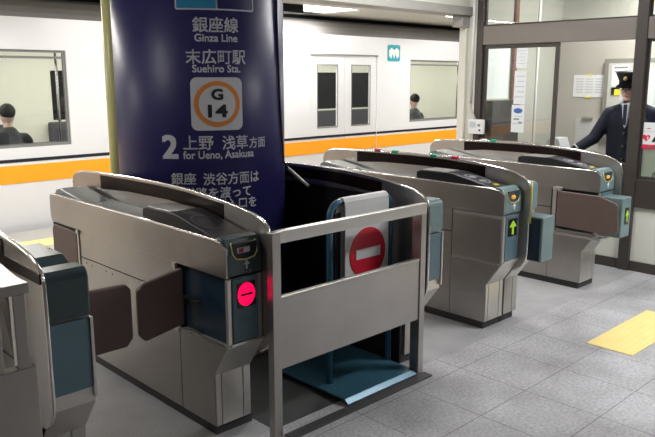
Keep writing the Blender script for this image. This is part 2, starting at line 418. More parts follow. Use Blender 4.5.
    MB().pry([(8.78, 1.94), (8.83, 1.90), (8.865, 1.98), (8.90, 1.90), (8.935, 1.98), (8.97, 1.90), (9.02, 1.94), (9.02, 2.03), (8.96, 2.07), (8.90, 2.03), (8.84, 2.07), (8.78, 2.03)], 7.688, 7.692).build('emblem_mark', 'white', e)
train()

def blob(name, parts, m, parent, voxel=.01, smooth=6):
    """one continuous body: ellipsoids and tapered limbs fused by a voxel remesh"""
    mb = MB()
    for p in parts:
        if p[0] == 'e': mb.ell(p[1], p[2], p[3] if len(p) > 3 else None, 20)
        else:
            mb.tube(p[1], p[2], 12)
            for q, rr in zip(p[1], p[2] if isinstance(p[2], (list, tuple)) else [p[2]] * len(p[1])): mb.ell(q, (rr, rr, rr), None, 12)
    o = mb.build(name, m, parent)
    rm = o.modifiers.new('remesh', 'REMESH'); rm.mode = 'VOXEL'; rm.voxel_size = voxel; rm.use_smooth_shade = True
    sm = o.modifiers.new('smooth', 'SMOOTH'); sm.iterations = smooth; sm.factor = .5
    return o

def passenger(x, y, face, label, coat, hair=True):
    """seated rider inside the train; face=+1 looks to +y"""
    t = empty('person', (x, y, .02), label, 'person')
    d = face
    blob('body', [('e', (x, y, 1.20), (.075, .09, .105)), ('e', (x, y + d * .085, 1.19), (.012, .018, .02)), ('t', [(x, y - d * .01, 1.0), (x, y, 1.13)], [.055, .05]),
                  ('t', [(x, y, .58), (x, y - d * .02, .8), (x, y - d * .01, .96)], [.14, .15, .10]), ('t', [(x - .17, y, .92), (x + .17, y, .92)], [.06, .06]),
                  ('t', [(x - .1, y, .55), (x - .11, y + d * .42, .55), (x - .11, y + d * .45, .10)], [.085, .07, .045]), ('t', [(x + .1, y, .55), (x + .11, y + d * .42, .55), (x + .11, y + d * .45, .10)], [.085, .07, .045]),
                  ('t', [(x - .2, y, .9), (x - .24, y + d * .04, .66), (x - .1, y + d * .24, .66)], [.05, .045, .03]), ('t', [(x + .2, y, .9), (x + .24, y + d * .04, .66), (x + .1, y + d * .24, .66)], [.05, .045, .03]),
                  ('e', (x - .09, y + d * .27, .66), (.03, .05, .02)), ('e', (x + .09, y + d * .27, .66), (.03, .05, .02)),
                  ('e', (x - .11, y + d * .52, .06), (.045, .12, .04)), ('e', (x + .11, y + d * .52, .06), (.045, .12, .04))], 'skin', t, .016, 4)
    blob('coat', [('t', [(x, y, .56), (x, y - d * .02, .8), (x, y - d * .01, .965)], [.16, .17, .115]), ('t', [(x - .17, y, .925), (x + .17, y, .925)], [.072, .072]),
                  ('t', [(x - .2, y, .9), (x - .24, y + d * .04, .66), (x - .12, y + d * .2, .66)], [.065, .058, .045]), ('t', [(x + .2, y, .9), (x + .24, y + d * .04, .66), (x + .12, y + d * .2, .66)], [.065, .058, .045]),
                  ('t', [(x - .1, y, .55), (x - .11, y + d * .42, .55), (x - .11, y + d * .45, .14)], [.1, .082, .06]), ('t', [(x + .1, y, .55), (x + .11, y + d * .42, .55), (x + .11, y + d * .45, .14)], [.1, .082, .06])], coat, t, .018, 4)
    blob('hair', [('e', (x, y - d * .02, 1.235), (.085, .092, .092))], 'hair', t, .014, 2)
M['coat_dark'] = mat('dark_coat', (.03, .03, .038), .8)
M['coat_grey'] = mat('grey_coat', (.12, .12, .125), .8)
passenger(2.95, 8.16, 1, 'passenger in a dark coat seated behind the leftmost train window', 'coat_dark')
passenger(10.0, 8.16, 1, 'passenger in a grey coat seated behind the train window nearest the office', 'coat_grey')

# ------------------------------------------------------------------ ticket gates
YF = 2.335
RAIL_TOP = [(4.262, .80), (4.262, .965), (4.245, 1.005), (4.20, 1.03), (4.10, 1.045), (3.9, 1.053), (3.5, 1.063), (3.2, 1.066), (2.95, 1.062), (2.7, 1.047), (2.5, 1.025), (2.40, 1.008), (2.34, .988), (2.305, .96), (2.29, .92),
            (2.288, .70), (2.288, .50), (2.296, .455), (2.32, .415), (2.36, .385), (2.41, .37)]
def arrow(mb, cx, cz, w, h, y0, y1, axis='y'):
    p = [(cx - w * .14, cz - h / 2), (cx + w * .14, cz - h / 2), (cx + w * .14, cz + h * .05), (cx + w * .5, cz + h * .05 - h * .02), (cx + w * .5, cz + h * .12), (cx, cz + h / 2), (cx - w * .5, cz + h * .12), (cx - w * .5, cz + .03 * h), (cx - w * .14, cz + h * .05)]
    mb.pry(p, y0, y1)
def gate_rail(t, x, yellow=False, lamps=()):
    poly = RAIL_TOP + [(2.62, .37), (2.62, .80)]
    rl = MB().prx(poly, x - .007, x + .007).build('guide_panel', 'steel', t, .002)
    top = [p for p in RAIL_TOP if p[0] < 3.89 and p[0] > 2.60 and p[1] > .9]
    ins = [(3.88, 1.045)] + [(y, z - .012) for y, z in top] + [(2.62, 1.03), (2.62, .957), (2.8, .976), (3.1, .99), (3.5, .985), (3.88, .965)]
    MB().prx(ins, x - .010, x + .010).build('smoked_inset', 'smoked', rl)
    MB().tube([(x, y, z) for y, z in RAIL_TOP[1:]], .0075, 10).build('edge_trim', 'chrome', rl)
    if yellow:
        MB().tube([(x - .003, 2.279, .955), (x - .003, 2.276, .92), (x - .003, 2.276, .70)], .007, 8).build('yellow_edge_strip', 'yellow_trim', rl)
    for y, c in lamps:
        MB().box(x - .014, x + .014, y - .028, y + .028, 1.055, 1.078).build('indicator_lamp', c, rl, .006)
    return rl
def body_profile(near=True):
    return [(2.45, .05), (2.45, .30), (2.35, .45), (4.13, .45), (4.02, .30), (4.02, .05)]
def glyph(txt, cx, cz, w, h, y, m, parent, name='lettering', bold=.02):
    me = text_mesh(txt, bold)
    put_mesh(name, me, lambda a, b: (cx + (a - .5) * w, y, cz + (b - .5) * h), m, parent)
def left_unit(t, xl, xr, front='stop', mode='out', dark=False):
    """half cabinet read from the aisle on its left (-x)"""
    xi = xr - .010
    teal = 'teal_dark_shaded' if dark else 'teal'
    cab = MB().prx(body_profile(), xl + .004, xi).build('lower_cabinet', 'steel_dull', t)
    MB().box(xl + .012, xi + .02, 2.462, 4.0, 0, .05).build('plinth', 'plinth', t)
    # side plates with dark joints between them
    J = .003
    def plate(poly): MB().prx(poly, xl, xl + .004).build('side_plate', 'steel', t, .0012)
    plate([(2.452, .052), (2.452, .298), (2.352, .448), (2.40, .448), (2.715, .448), (2.715, .052)])
    plate([(2.724, .052), (2.724, .607), (3.775, .607), (3.775, .052)])
    plate([(2.724, .614), (2.724, .764), (3.775, .764), (3.775, .614)])
    plate([(3.784, .052), (3.784, .44), (4.12, .44), (4.015, .30), (4.015, .052)])
    # mid section between z .45 and .76
    dep = .035 if mode in ('out', 'folded') else .004
    MB().box(xl + dep, xi, 2.352, 2.72, .45, .76).build('hinge_recess' if mode != 'cover' else 'mid_section', 'navy_recess' if mode != 'cover' else 'steel_dull', t)
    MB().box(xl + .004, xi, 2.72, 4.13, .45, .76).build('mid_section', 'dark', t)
    if mode == 'cover':
        MB().box(xl, xl + .004, 2.352, 2.715, .458, .742).build('side_plate', 'steel', t, .0012)
    # front
    MB().box(xl, xi, YF + .012, 2.352, .462, .758).build('front_frame', 'steel_dull', t, .002)
    MB().box(xl, xl + .022, YF, YF + .012, .455, .757).build('corner_trim', 'steel_light', t, .004)
    pn = MB().box(xl + .030, xi - .028, YF + .002, YF + .012, .47, .757).build('front_panel', 'blue', t, .002)
    cx = (xl + xi) / 2
    MB().box(cx - .045, cx + .052, YF - .001, YF + .002, .625, .735).build('display', 'display', pn)
    if front == 'stop':
        MB().pry(ellipse(cx + .002, .681, .046, .052), YF - .004, YF - .001).build('red_disc', 'stop_on', pn)
        MB().box(cx - .03, cx + .034, YF - .005, YF - .004, .676, .686).build('disc_bar', 'display', pn)
    else:
        mb = MB(); arrow(mb, cx + .003, .68, .07, .088, YF - .004, YF - .001); mb.build('green_arrow', 'arrow_on', pn)
    # skirt under the front
    MB().prx([(YF, .455), (YF, .468), (2.36, .468), (2.455, .30), (2.45, .29)], xl + .001, xi).build('skirt', 'steel_light', t, .001)
    # lower front face: corner post, two doors
    MB().box(xl + .004, xl + .030, 2.444, 2.452, .052, .32).build('front_plate', 'steel_light', t, .001)
    MB().box(xl + .036, xi - .045, 2.444, 2.452, .052, .32).build('front_plate', 'steel_light', t, .001)
    MB().box(xi - .039, xi, 2.444, 2.452, .052, .32).build('front_plate', 'steel_light', t, .001)
    # upper body: shell wall, deck and console
    prof = [(YF + .002, .765), (YF + .002, .892), (2.372, .918), (2.42, .924), (2.9, .928), (4.08, .932), (4.135, .925), (4.142, .90), (4.142, .80), (4.13, .765)]
    MB().prx(prof, xl - .004, xl + .012).build('shell_wall', 'steel', t, .003)
    MB().box(xl + .012, xi, 2.38, 4.13, .765, .905).build('upper_body', 'steel_dull', t)
    MB().tube([(xl + .004, 2.375, .918), (xl + .004, 2.42, .924), (xl + .004, 2.9, .929), (xl + .004, 4.08, .933)], .0045, 6).build('top_trim', 'chrome', t)
    MB().box(xl + .014, xi, 3.04, 4.11, .905, .917).build('tray', 'tray', t, .002)
    MB().prx([(3.72, .917), (3.80, .932), (4.04, .968), (4.09, .955), (4.12, .917)], xl + .018, xi - .02).build('far_console', 'tray', t, .004)
    hp = MB().prx([(3.045, .905), (3.045, .975), (3.01, .988), (2.76, .990), (2.72, .984), (2.44, .928), (2.40, .905)], xl + .016, xi - .006).build('reader_housing', 'hump', t, .006)
    MB().box(xl + .022, xi - .03, 2.80, 3.0, .989, .9935).build('ticket_cover', 'steel_light', hp, .003)
    # oval reader mark lying on the slope
    s0, s1 = Vector((0, 2.71, .9835)), Vector((0, 2.45, .9315))
    d = (s1 - s0); nrm = Vector((0, -d.z, d.y)).normalized() * -1
    if nrm.z < 0: nrm = -nrm
    def on_slope(cxx, tt, rx, rt, n=32, up=.001):
        return [Vector((cxx + rx * math.cos(2 * PI * k / n), 0, 0)) + s0 + d * (tt + rt * math.sin(2 * PI * k / n)) + nrm * up for k in range(n)]
    ring = MB(); ro = on_slope(cx - .01, .42, .062, .36); ri = on_slope(cx - .01, .42, .052, .31)
    A = [ring.bm.verts.new(p) for p in ro]; B = [ring.bm.verts.new(p) for p in ri]
    for k in range(32): ring.bm.faces.new((A[k], A[(k + 1) % 32], B[(k + 1) % 32], B[k]))
    bmesh.ops.solidify(ring.bm, geom=ring.bm.faces[:], thickness=-.001)
    ring.build('reader_mark', 'faint_mark' if dark else 'hump_mark', hp)
    if not dark:
        for tt, rx, rt in ((.28, .03, .09), (.58, .028, .09)):
            pd = MB(); vs = [pd.bm.verts.new(p) for p in on_slope(cx - .01, tt, rx, rt, 20)]; pd.bm.faces.new(vs)
            bmesh.ops.solidify(pd.bm, geom=pd.bm.faces[:], thickness=-.001); pd.build('reader_pad', 'hump_mark', hp)
        st = MB(); vs = [st.bm.verts.new(p) for p in [Vector((cx + a, 0, 0)) + s0 + d * b + nrm * .0015 for a, b in ((-.015, .86), (.03, .86), (.03, .98), (-.015, .98))]]; st.bm.faces.new(vs)
        bmesh.ops.solidify(st.bm, geom=st.bm.faces[:], thickness=-.001); st.build('yellow_sticker', 'yellow', hp)
        MB().box(xl + .020, xl + .026, 2.45, 2.72, .925, .930)
    # front console
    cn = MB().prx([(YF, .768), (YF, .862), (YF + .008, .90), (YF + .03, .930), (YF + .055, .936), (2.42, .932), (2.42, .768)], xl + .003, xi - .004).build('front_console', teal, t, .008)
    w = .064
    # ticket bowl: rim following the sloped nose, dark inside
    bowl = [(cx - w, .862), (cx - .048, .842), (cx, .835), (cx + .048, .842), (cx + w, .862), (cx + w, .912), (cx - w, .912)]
    MB().pry([(x, z) for x, z in bowl], YF - .002, YF + .012).build('ticket_bowl', 'display' if dark else 'teal_dark_shaded', cn, .002)
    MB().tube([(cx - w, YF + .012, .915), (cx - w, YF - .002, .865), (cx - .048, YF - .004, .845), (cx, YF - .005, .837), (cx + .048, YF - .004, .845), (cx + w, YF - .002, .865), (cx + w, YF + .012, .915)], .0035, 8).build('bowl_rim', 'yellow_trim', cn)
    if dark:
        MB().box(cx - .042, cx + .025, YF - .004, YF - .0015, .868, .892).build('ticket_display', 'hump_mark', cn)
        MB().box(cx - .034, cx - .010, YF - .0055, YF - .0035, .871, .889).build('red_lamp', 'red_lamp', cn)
    else:
        MB().ell((cx - .012, YF - .004, .875), (.022, .012, .014)).build('ticket_lamp', 'orange_lamp', cn)
    mb = MB(); arrow(mb, cx + .008, .812, .032, .040, YF - .002, YF); mb.build('arrow_decal', 'white_print' if not dark else 'hump_mark', cn)
    glyph('きっぷ', cx + .008, .781, .046, .014, YF - .0015, 'faint_print', cn)
def right_unit(t, xr, xR, protrude=False, dark=False):
    """half cabinet facing the aisle on its right (+x)"""
    xi = xr + .010
    MB().prx(body_profile(), xi, xR - .004).build('lower_cabinet', 'steel_dull', t)
    MB().box(xi - .02, xR - .012, 2.462, 4.0, 0, .05).build('plinth', 'plinth', t)
    for poly in ([(2.452, .052), (2.452, .298), (2.352, .448), (2.715, .448), (2.715, .052)], [(2.724, .052), (2.724, .757), (3.775, .757), (3.775, .052)], [(3.784, .052), (3.784, .44), (4.12, .44), (4.015, .30), (4.015, .052)]):
        MB().prx(poly, xR - .004, xR).build('side_plate', 'steel', t, .0012)
    MB().box(xi, xR - .075, 2.352, 2.72, .45, .76).build('hinge_recess', 'navy_recess', t)
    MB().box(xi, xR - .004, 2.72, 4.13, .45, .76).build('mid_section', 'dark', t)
    MB().box(xi, xR, 2.345, 2.36, .45, .77).build('front_frame', 'steel_dull', t, .002)
    MB().prx([(2.34, .44), (2.34, .50), (2.36, .50), (2.455, .34), (2.45, .29)], xi, xR).build('skirt', 'steel_light', t, .001)
    MB().box(xi, xR - .06, 2.444, 2.452, .052, .32).build('front_plate', 'steel_dull', t, .001)
    MB().box(xR - .054, xR, 2.444, 2.452, .052, .32).build('front_plate', 'steel_dull', t, .001)
    prof = [(2.44, .765), (2.44, .925), (4.08, .932), (4.135, .925), (4.142, .90), (4.13, .765)]
    MB().prx(prof, xR - .012, xR + .003).build('shell_wall', 'steel', t, .003)
    MB().box(xi, xR - .012, 2.44, 4.13, .765, .905).build('upper_body', 'steel_dull', t)
    MB().box(xi, xR - .014, 2.70, 4.11, .905, .917).build('tray', 'tray', t, .002)
    MB().prx([(2.44, .90), (2.44, .94), (2.50, .968), (2.70, .975), (2.76, .905)], xi + .004, xR - .016).build('reader_housing', 'teal_dark_shaded', t, .004)
    MB().prx([(2.325, .772), (2.325, .915), (2.332, .938), (2.35, .948), (2.42, .950), (2.44, .944), (2.44, .772)], xi, xR - .002).build('front_console', 'teal_dark_shaded' if dark else 'teal', t, .008)  # dark: unlit look put into the console colour
    if not protrude:
        MB().box(xi + .008, xR - .012, 2.328, 2.345, .50, .762).build('front_panel', 'blue', t, .002)
        MB().box(xR - .010, xR + .002, 2.322, 2.36, .46, .765).build('corner_trim', 'steel_light', t, .002)
    else:
        MB().box(xi + .004, xR - .008, 2.195, 2.72, .452, .742).build('hinge_box', 'teal', t, .008)
        MB().box(xi + .002, xi + .0045, 2.21, 2.40, .46, .73).build('hinge_box_side', 'navy_recess', t)
def flap(t, x0, x1, y, tip):
    """swing flap standing across the aisle, tip = +1 when the free end is at x1"""
    z0, z1 = .45, .752
    ch = .03
    poly = [(x0, z0 + ch), (x0, z1 - ch), (x1, z1), (x1, z0 + .015)] if tip < 0 else [(x0, z0 + .015), (x0, z1), (x1, z1 - ch), (x1, z0 + ch)]
    if tip < 0: poly = [(x0 + .03, z0), (x0, z0 + .035), (x0, z1 - .06), (x0 + .025, z1 - .035), (x1, z1), (x1, z0 + .035)]
    else: poly = [(x1 - .03, z0), (x1, z0 + .035), (x1, z1 - .045), (x1 - .025, z1 - .02), (x0, z1 - .01), (x0, z0)]
    return MB().pry(poly, y - .015, y + .015).build('flap', 'flap', t, .010, seg=3)
def hinge(t, x, y):
    MB().box(x - .012, x + .004, y - .012, y + .012, .742, .766).box(x - .006, x + .004, y - .006, y + .012, .45, .766).box(x - .012, x + .004, y - .02, y + .012, .44, .456).build('hinge_bracket', 'steel_light', t, .002)

def pull_far(t, d):
    for o in t.children_recursive:
        off = o.matrix_basis.translation + t.location
        for v in o.data.vertices:
            y = v.co.y + t.location.y
            if y > 3.70: v.co.y -= d
g = empty('ticket_gate', (1.8, 3.2, 0), 'nearest full ticket gate with a red no-entry light, left of the barrier', 'ticket gate')
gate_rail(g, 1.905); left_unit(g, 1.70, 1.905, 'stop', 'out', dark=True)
flap(g, 1.465, 1.695, 2.68, -1); hinge(g, 1.70, 2.735)
MB().prx([(3.80, .46), (3.80, .745), (4.10, .752), (4.125, .72), (4.125, .50), (4.10, .46)], 1.692, 1.705).build('far_flap', 'flap', g, .006)
hinge(g, 1.70, 3.785)
MB().box(1.70, 1.706, 2.35, 2.715, .452, .458).build('recess_sill', 'chrome', g)
MB().box(1.702, 1.74, 2.58, 2.72, .60, .606).build('hinge_arm', 'dark', g)
for y in (3.66, 3.59, 3.43, 3.36, 3.05, 2.98):
    MB().tube([(1.699, y, .585 - (3.66 - y) * .01), (1.7015, y, .585 - (3.66 - y) * .01)], .005, 10).build('sensor_dot', 'dark', g)
pull_far(g, .05)
shift_y = .04; g.location.y += shift_y

g = empty('ticket_gate', (1.0, 3.2, 0), 'leftmost ticket gate with a blue front panel, cut by the left edge', 'ticket gate')
gate_rail(g, .90); right_unit(g, .90, 1.075, dark=True)
MB().prx([(2.45, .02), (2.45, .37), (2.62, .80), (4.15, .80), (4.15, .02)], .868, .892).build('side_body', 'steel', g, .002)
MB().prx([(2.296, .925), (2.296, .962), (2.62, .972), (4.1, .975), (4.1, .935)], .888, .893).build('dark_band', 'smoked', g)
MB().box(.866, .869, 2.46, 4.1, .60, .605).build('side_joint', 'dark', g)
flap(g, 1.065, 1.435, 2.72, 1)

g = empty('ticket_gate', (3.03, 3.2, 0), 'ticket gate with a black side, at the right end of the metal barrier', 'ticket gate')
gate_rail(g, 2.955); right_unit(g, 2.955, 3.13)
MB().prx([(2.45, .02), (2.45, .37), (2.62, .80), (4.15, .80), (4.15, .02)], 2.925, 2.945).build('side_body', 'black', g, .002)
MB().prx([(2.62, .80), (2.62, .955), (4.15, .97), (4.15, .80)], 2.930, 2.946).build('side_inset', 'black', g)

g = empty('ticket_gate', (3.97, 3.2, 0), 'middle ticket gate with a green arrow light on its flat front', 'ticket gate')
gate_rail(g, 3.97, True, [(3.57, 'red_lamp'), (3.40, 'green_lamp'), (3.05, 'green_lamp'), (2.87, 'red_lamp')]); left_unit(g, 3.76, 3.97, 'go', 'cover'); right_unit(g, 3.97, 4.135, True); pull_far(g, .10)

g = empty('ticket_gate', (5.16, 3.2, 0), 'rightmost ticket gate with a brown flap folded along its side, beside the office', 'ticket gate')
gate_rail(g, 5.285, False, [(3.42, 'green_lamp'), (3.52, 'white')]); left_unit(g, 5.045, 5.285, 'go', 'folded')
fl = MB().prx([(2.66, .475), (2.66, .750), (2.33, .745), (2.20, .705), (2.185, .69), (2.17, .50), (2.19, .478), (2.30, .465)], 5.018, 5.04).build('flap', 'flap', g, .007, seg=3)
hb = MB().box(5.055, 5.205, 2.165, 2.34, .445, .742).build('hinge_box', 'teal', g, .008)
MB().box(5.105, 5.165, 2.162, 2.166, .545, .665).build('display', 'display', hb)
mb = MB(); arrow(mb, 5.135, .605, .046, .085, 2.158, 2.162); mb.build('green_arrow', 'arrow_on', hb)
hinge(g, 5.045, 2.69)
MB().box(4.985, 5.045, 2.28, 2.70, .418, .438).build('recess_sill', 'chrome', g, .003)
MB().box(5.022, 5.045, 2.668, 2.70, .45, .768).box(5.018, 5.045, 2.63, 2.70, .752, .776).build('hinge_bracket', 'steel_light', g, .002)

pull_far(g, .16)
# ------------------------------------------------------------------ metal barrier between two gates
b = empty('metal_barrier', (2.4, 2.29, 0), 'brushed steel barrier frame across the closed lane, holding one wide panel', 'barrier')
tp = MB().box(1.912, 2.928, 2.283, 2.315, .90, .955)
tp.build('top_bar', 'steel_light', b, .002)
MB().box(1.866, 1.912, 2.272, 2.312, 0, .955).build('post', 'steel', b, .002)
MB().box(2.886, 2.928, 2.283, 2.345, 0, .899).build('post', 'steel', b, .002)
MB().box(1.912, 2.886, 2.290, 2.312, .322, .652).build('infill_panel', 'steel', b, .003)
MB().box(1.93, 2.94, 2.225, 2.283, 0.001, .010).build('floor_plate', mat('worn_dark_plate', (.075, .075, .075), .5, .2), b, .002)
MB().box(1.920, 2.884, 2.286, 2.314, .652, .660).build('panel_lip', 'steel_light', b, .002)
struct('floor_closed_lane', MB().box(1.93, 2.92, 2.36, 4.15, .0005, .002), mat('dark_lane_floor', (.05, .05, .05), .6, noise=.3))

# ------------------------------------------------------------------ no-entry stand behind the barrier
s = empty('no_entry_stand', (2.62, 2.56, 0), 'blue tube stand with a white board and a red no-entry disc, behind the barrier', 'sign')
MB().prx([(2.285, .012), (2.31, .034), (2.84, .034), (2.84, .022), (2.315, .022), (2.295, .010)], 2.345, 2.884).build('base_plate', 'plate_blue', s, .002)
def hoop(y):
    a, c, top, rr = 2.445, 2.925, .985, .07
    p = [(a - .02, y, .03), (a - .02, y, top - rr)]
    for k in range(1, 8):
        t = PI / 2 * k / 8; p.append((a - .02 + rr - rr * math.cos(t), y, top - rr + rr * math.sin(t)))
    p += [(a + .05, y, top), (c - .11, y, top)]
    for k in range(1, 8):
        t = PI / 2 * k / 8; p.append((c - .11 + rr * math.sin(t), y, top - rr + rr * math.cos(t)))
    p += [(c - .04, y, top - rr), (c - .04, y, .03)]
    return p
MB().tube(hoop(2.50), .017, 12).build('tube_frame', 'tube_blue', s)
bd = MB(); Y0, Y1 = 2.470, 2.53
bd.prx([(2.468, .40), (2.468, .955), (2.472, .985), (2.485, 1.003), (2.50, 1.008), (2.515, 1.003), (2.528, .985), (2.532, .955), (2.532, .40), (2.528, .40), (2.528, .955), (2.524, .985), (2.50, 1.003), (2.476, .985), (2.472, .955), (2.472, .40)], 2.505, 2.835)
bo = bd.build('sign_board', 'board', s)
MB().pry(ellipse(2.672, .70, .135, .135, 48), 2.464, 2.468).build('red_disc', 'red_paint', bo)
MB().box(2.580, 2.764, 2.461, 2.464, .674, .726).build('white_bar', 'board', bo)
MB().box(2.462, 2.500, 2.497, 2.512, .38, .93).build('side_bracket', 'black', s)

# ------------------------------------------------------------------ pillar with station sign
CX, CY, CR = 2.43, 3.60, .49
p = empty('station_pillar', (CX, CY, 0), 'thick round pillar wrapped in a navy station name sign', 'pillar')
def cyl(mb, rr, z0, z1, n=96):
    ring = [(CX + rr * math.cos(2 * PI * k / n), CY + rr * math.sin(2 * PI * k / n)) for k in range(n)]
    mb.prz(ring, z0, z1)
    for f_ in mb.bm.faces:
        if len(f_.verts) == 4: f_.smooth = True
    return mb
cyl(MB(), CR - .006, 0, 2.75).build('shaft', 'cream_col', p)
wr = cyl(MB(), CR, .10, 2.45).build('navy_wrap', 'navy', p)
def wrap(a0, a1, z0, z1, rr=CR + .0015):
    def fn(a, b_):
        t = math.radians(a0 + (a1 - a0) * a); return (CX + rr * math.cos(t), CY + rr * math.sin(t), z0 + (z1 - z0) * b_)
    return fn
def cyl_text(txt, a0, a1, z0, z1, m='print', bold=.02, rr=CR + .0018, name='lettering'):
    me = text_mesh(txt, bold)
    put_mesh(name, me, wrap(a0, a1, z0, z1, rr), m, wr)
cyl_text('銀座線', -127.83, -99.62, 1.832, 1.908, bold=.014)
cyl_text('Ginza Line', -126.84, -100.38, 1.785, 1.823, bold=.022)
cyl_text('末広町駅', -132.54, -95.01, 1.671, 1.745, bold=.014)
cyl_text('Suehiro Sta.', -128.77, -98.81, 1.628, 1.666, bold=.022)
cyl_text('2', -149.33, -140.03, 1.179, 1.297, bold=.03)
cyl_text('上野', -136.0, -117.55, 1.222, 1.297, bold=.014)
cyl_text('浅草', -111.75, -94.6, 1.220, 1.294, bold=.014)
cyl_text('方面', -93.17, -79.9, 1.222, 1.280, bold=.014)
cyl_text('for Ueno, Asakusa', -136.30, -90.12, 1.168, 1.215, bold=.022)
cyl_text('銀座', -144.64, -129.0, 1.036, 1.099, bold=.014)
cyl_text('渋谷方面は', -124.40, -86.2, 1.031, 1.097, bold=.014)
cyl_text('道路を渡って', -136.55, -92.91, .957, 1.019, bold=.014)
cyl_text('反対側入口を', -132.0, -88.78, .893, .953, bold=.014)
def cyl_patch(poly, rr, m, name, parent, div=14):
    """poly in (deg, z), cut into vertical slices so it follows the curve"""
    me_b = bmesh.new(); vs = [me_b.verts.new((a, z, 0)) for a, z in poly]; me_b.faces.new(vs)
    a_min = min(a for a, _ in poly); a_max = max(a for a, _ in poly)
    for k in range(1, div):
        bmesh.ops.bisect_plane(me_b, geom=me_b.verts[:] + me_b.edges[:] + me_b.faces[:], plane_co=(a_min + (a_max - a_min) * k / div, 0, 0), plane_no=(1, 0, 0))
    for v in me_b.verts:
        t = math.radians(v.co.x); v.co = Vector((CX + rr * math.cos(t), CY + rr * math.sin(t), v.co.y))
    mb = MB(); mb.bm.free(); mb.bm = me_b
    return mb.build(name, m, parent)
def deg(w): return math.degrees(w / CR)
bc, bz = -114.2, 1.463
def crr(w, h, rad): return [(bc + deg(x), z) for x, z in rrect(-w / 2, w / 2, bz - h / 2, bz + h / 2, rad)]
bg = cyl_patch(crr(.279, .278, .035), CR + .0015, 'badge_white', 'station_number_badge', wr)
ringp = [(bc + deg(x), z) for x, z in ellipse(0, bz, .124, .120, 48)]
cyl_patch(ringp, CR + .0030, 'badge_orange', 'orange_ring', bg)
ringp = [(bc + deg(x), z) for x, z in ellipse(0, bz, .099, .096, 48)]
cyl_patch(ringp, CR + .0045, 'badge_white', 'badge_centre', bg)
me = text_mesh('G', .035); put_mesh('lettering', me, wrap(-117.6, -111.0, 1.487, 1.540, CR + .006), 'badge_black', bg)
me = text_mesh('14', .035); put_mesh('lettering', me, wrap(-119.8, -108.5, 1.396, 1.458, CR + .006), 'badge_black', bg)
def plate(a0, a1, z0, z1, rad, m, rr, name, parent, div=20):
    w = math.radians(a1 - a0) * CR
    poly = [(a0 + deg(x), z) for x, z in rrect(0, w, z0, z1, rad)]
    return cyl_patch(poly, rr, m, name, parent, div)
lg = plate(-137.9, -88.1, 1.943, 2.22, .012, 'print', CR + .0015, 'emblem_plate', wr)
plate(-137.1, -113.5, 1.951, 2.212, .006, 'cyan', CR + .003, 'cyan_field', lg)
plate(-112.6, -88.9, 1.951, 2.212, .006, 'navy', CR + .003, 'navy_field', lg)
tag(MB().tube([(2.088, 4.025, 0), (2.088, 4.025, 2.75)], .042, 20).build('cream_pipe', 'cream_pipe', None), 'pale yellow vertical pipe on the left side of the blue pillar', 'pipe')
c = empty('black_cable', (2.9, 3.3, 0), 'thin black cable running down the right side of the blue pillar', 'cable')
aa = math.radians(-62)
q = lambda a, rr, z: (CX + rr * math.cos(math.radians(a)), CY + rr * math.sin(math.radians(a)), z)
MB().tube([q(-65, CR + .006, 2.7), q(-64, CR + .006, 1.9), q(-61, CR + .006, 1.5), q(-55, CR + .008, 1.12), q(-50, CR + .03, 1.06)], .006, 8).build('cord', 'cable', c)
MB().tube([q(-50, CR + .02, 1.075), (2.83, 3.10, .965)], .011, 10).build('connector', 'steel_dull', c)

# ------------------------------------------------------------------ left railing with counter top
k = empty('steel_counter', (.3, 2.3, 0), 'steel counter with upright bars in the bottom left corner', 'counter')
MB().prz([(-.6, 2.10), (.782, 2.10), (.782, 2.2), (.825, 2.56), (.825, 3.2), (-.6, 3.2)], .965, .998).build('counter_top', 'steel', k, .004)
for x in (.749, .672, .595, .518, .441, .364):
    MB().box(x - .019, x + .019, 2.105, 2.135, .73, .965).build('upright_bar', 'steel', k, .003)
MB().box(-.6, .785, 2.102, 2.145, .0, .732).build('kick_panel', 'steel', k, .003)
MB().box(.70, .785, 2.9, 3.15, 0, .955).build('rear_leg', 'steel_dull', k, .003)

# ------------------------------------------------------------------ tactile tiles
for i, (x, y, lb) in enumerate(((4.012, 1.588, 'worn yellow floor tile at the left end of the yellow patch'), (4.313, 1.588, 'worn yellow floor tile in the middle of the long row'),
                                (4.614, 1.588, 'worn yellow floor tile at the far end, nearest the office wall'), (4.313, 1.302, 'worn yellow floor tile cut by the right edge, in front of the row'), (4.614, 1.302, 'worn yellow floor tile just outside the right edge, in front of the far end tile'))):
    mb = MB(); mb.box(x, x + .3005, y, y + .286, 0, .004)
    for a in range(6):
        for bb in range(6):
            mb.tube([(x + .025 + a * .05, y + .022 + bb * .048, .003), (x + .025 + a * .05, y + .022 + bb * .048, .0052)], [.013, .009], 8)
    tag(mb.build('tactile_tile', 'tactile', None), lb, 'floor tile', 'yellow tactile tiles on the concourse floor')

# ------------------------------------------------------------------ station office
WX = 5.90
wl = MB()
grid_wall(wl, 'x', WX - .01, WX + .03, (-4, 4.03), (0, .60), []); struct('wall_office_front', wl, 'office_panel')
struct('baseboard_office', MB().box(WX - .025, WX - .01, -4, 4.03, 0, .085), 'frame', .003)
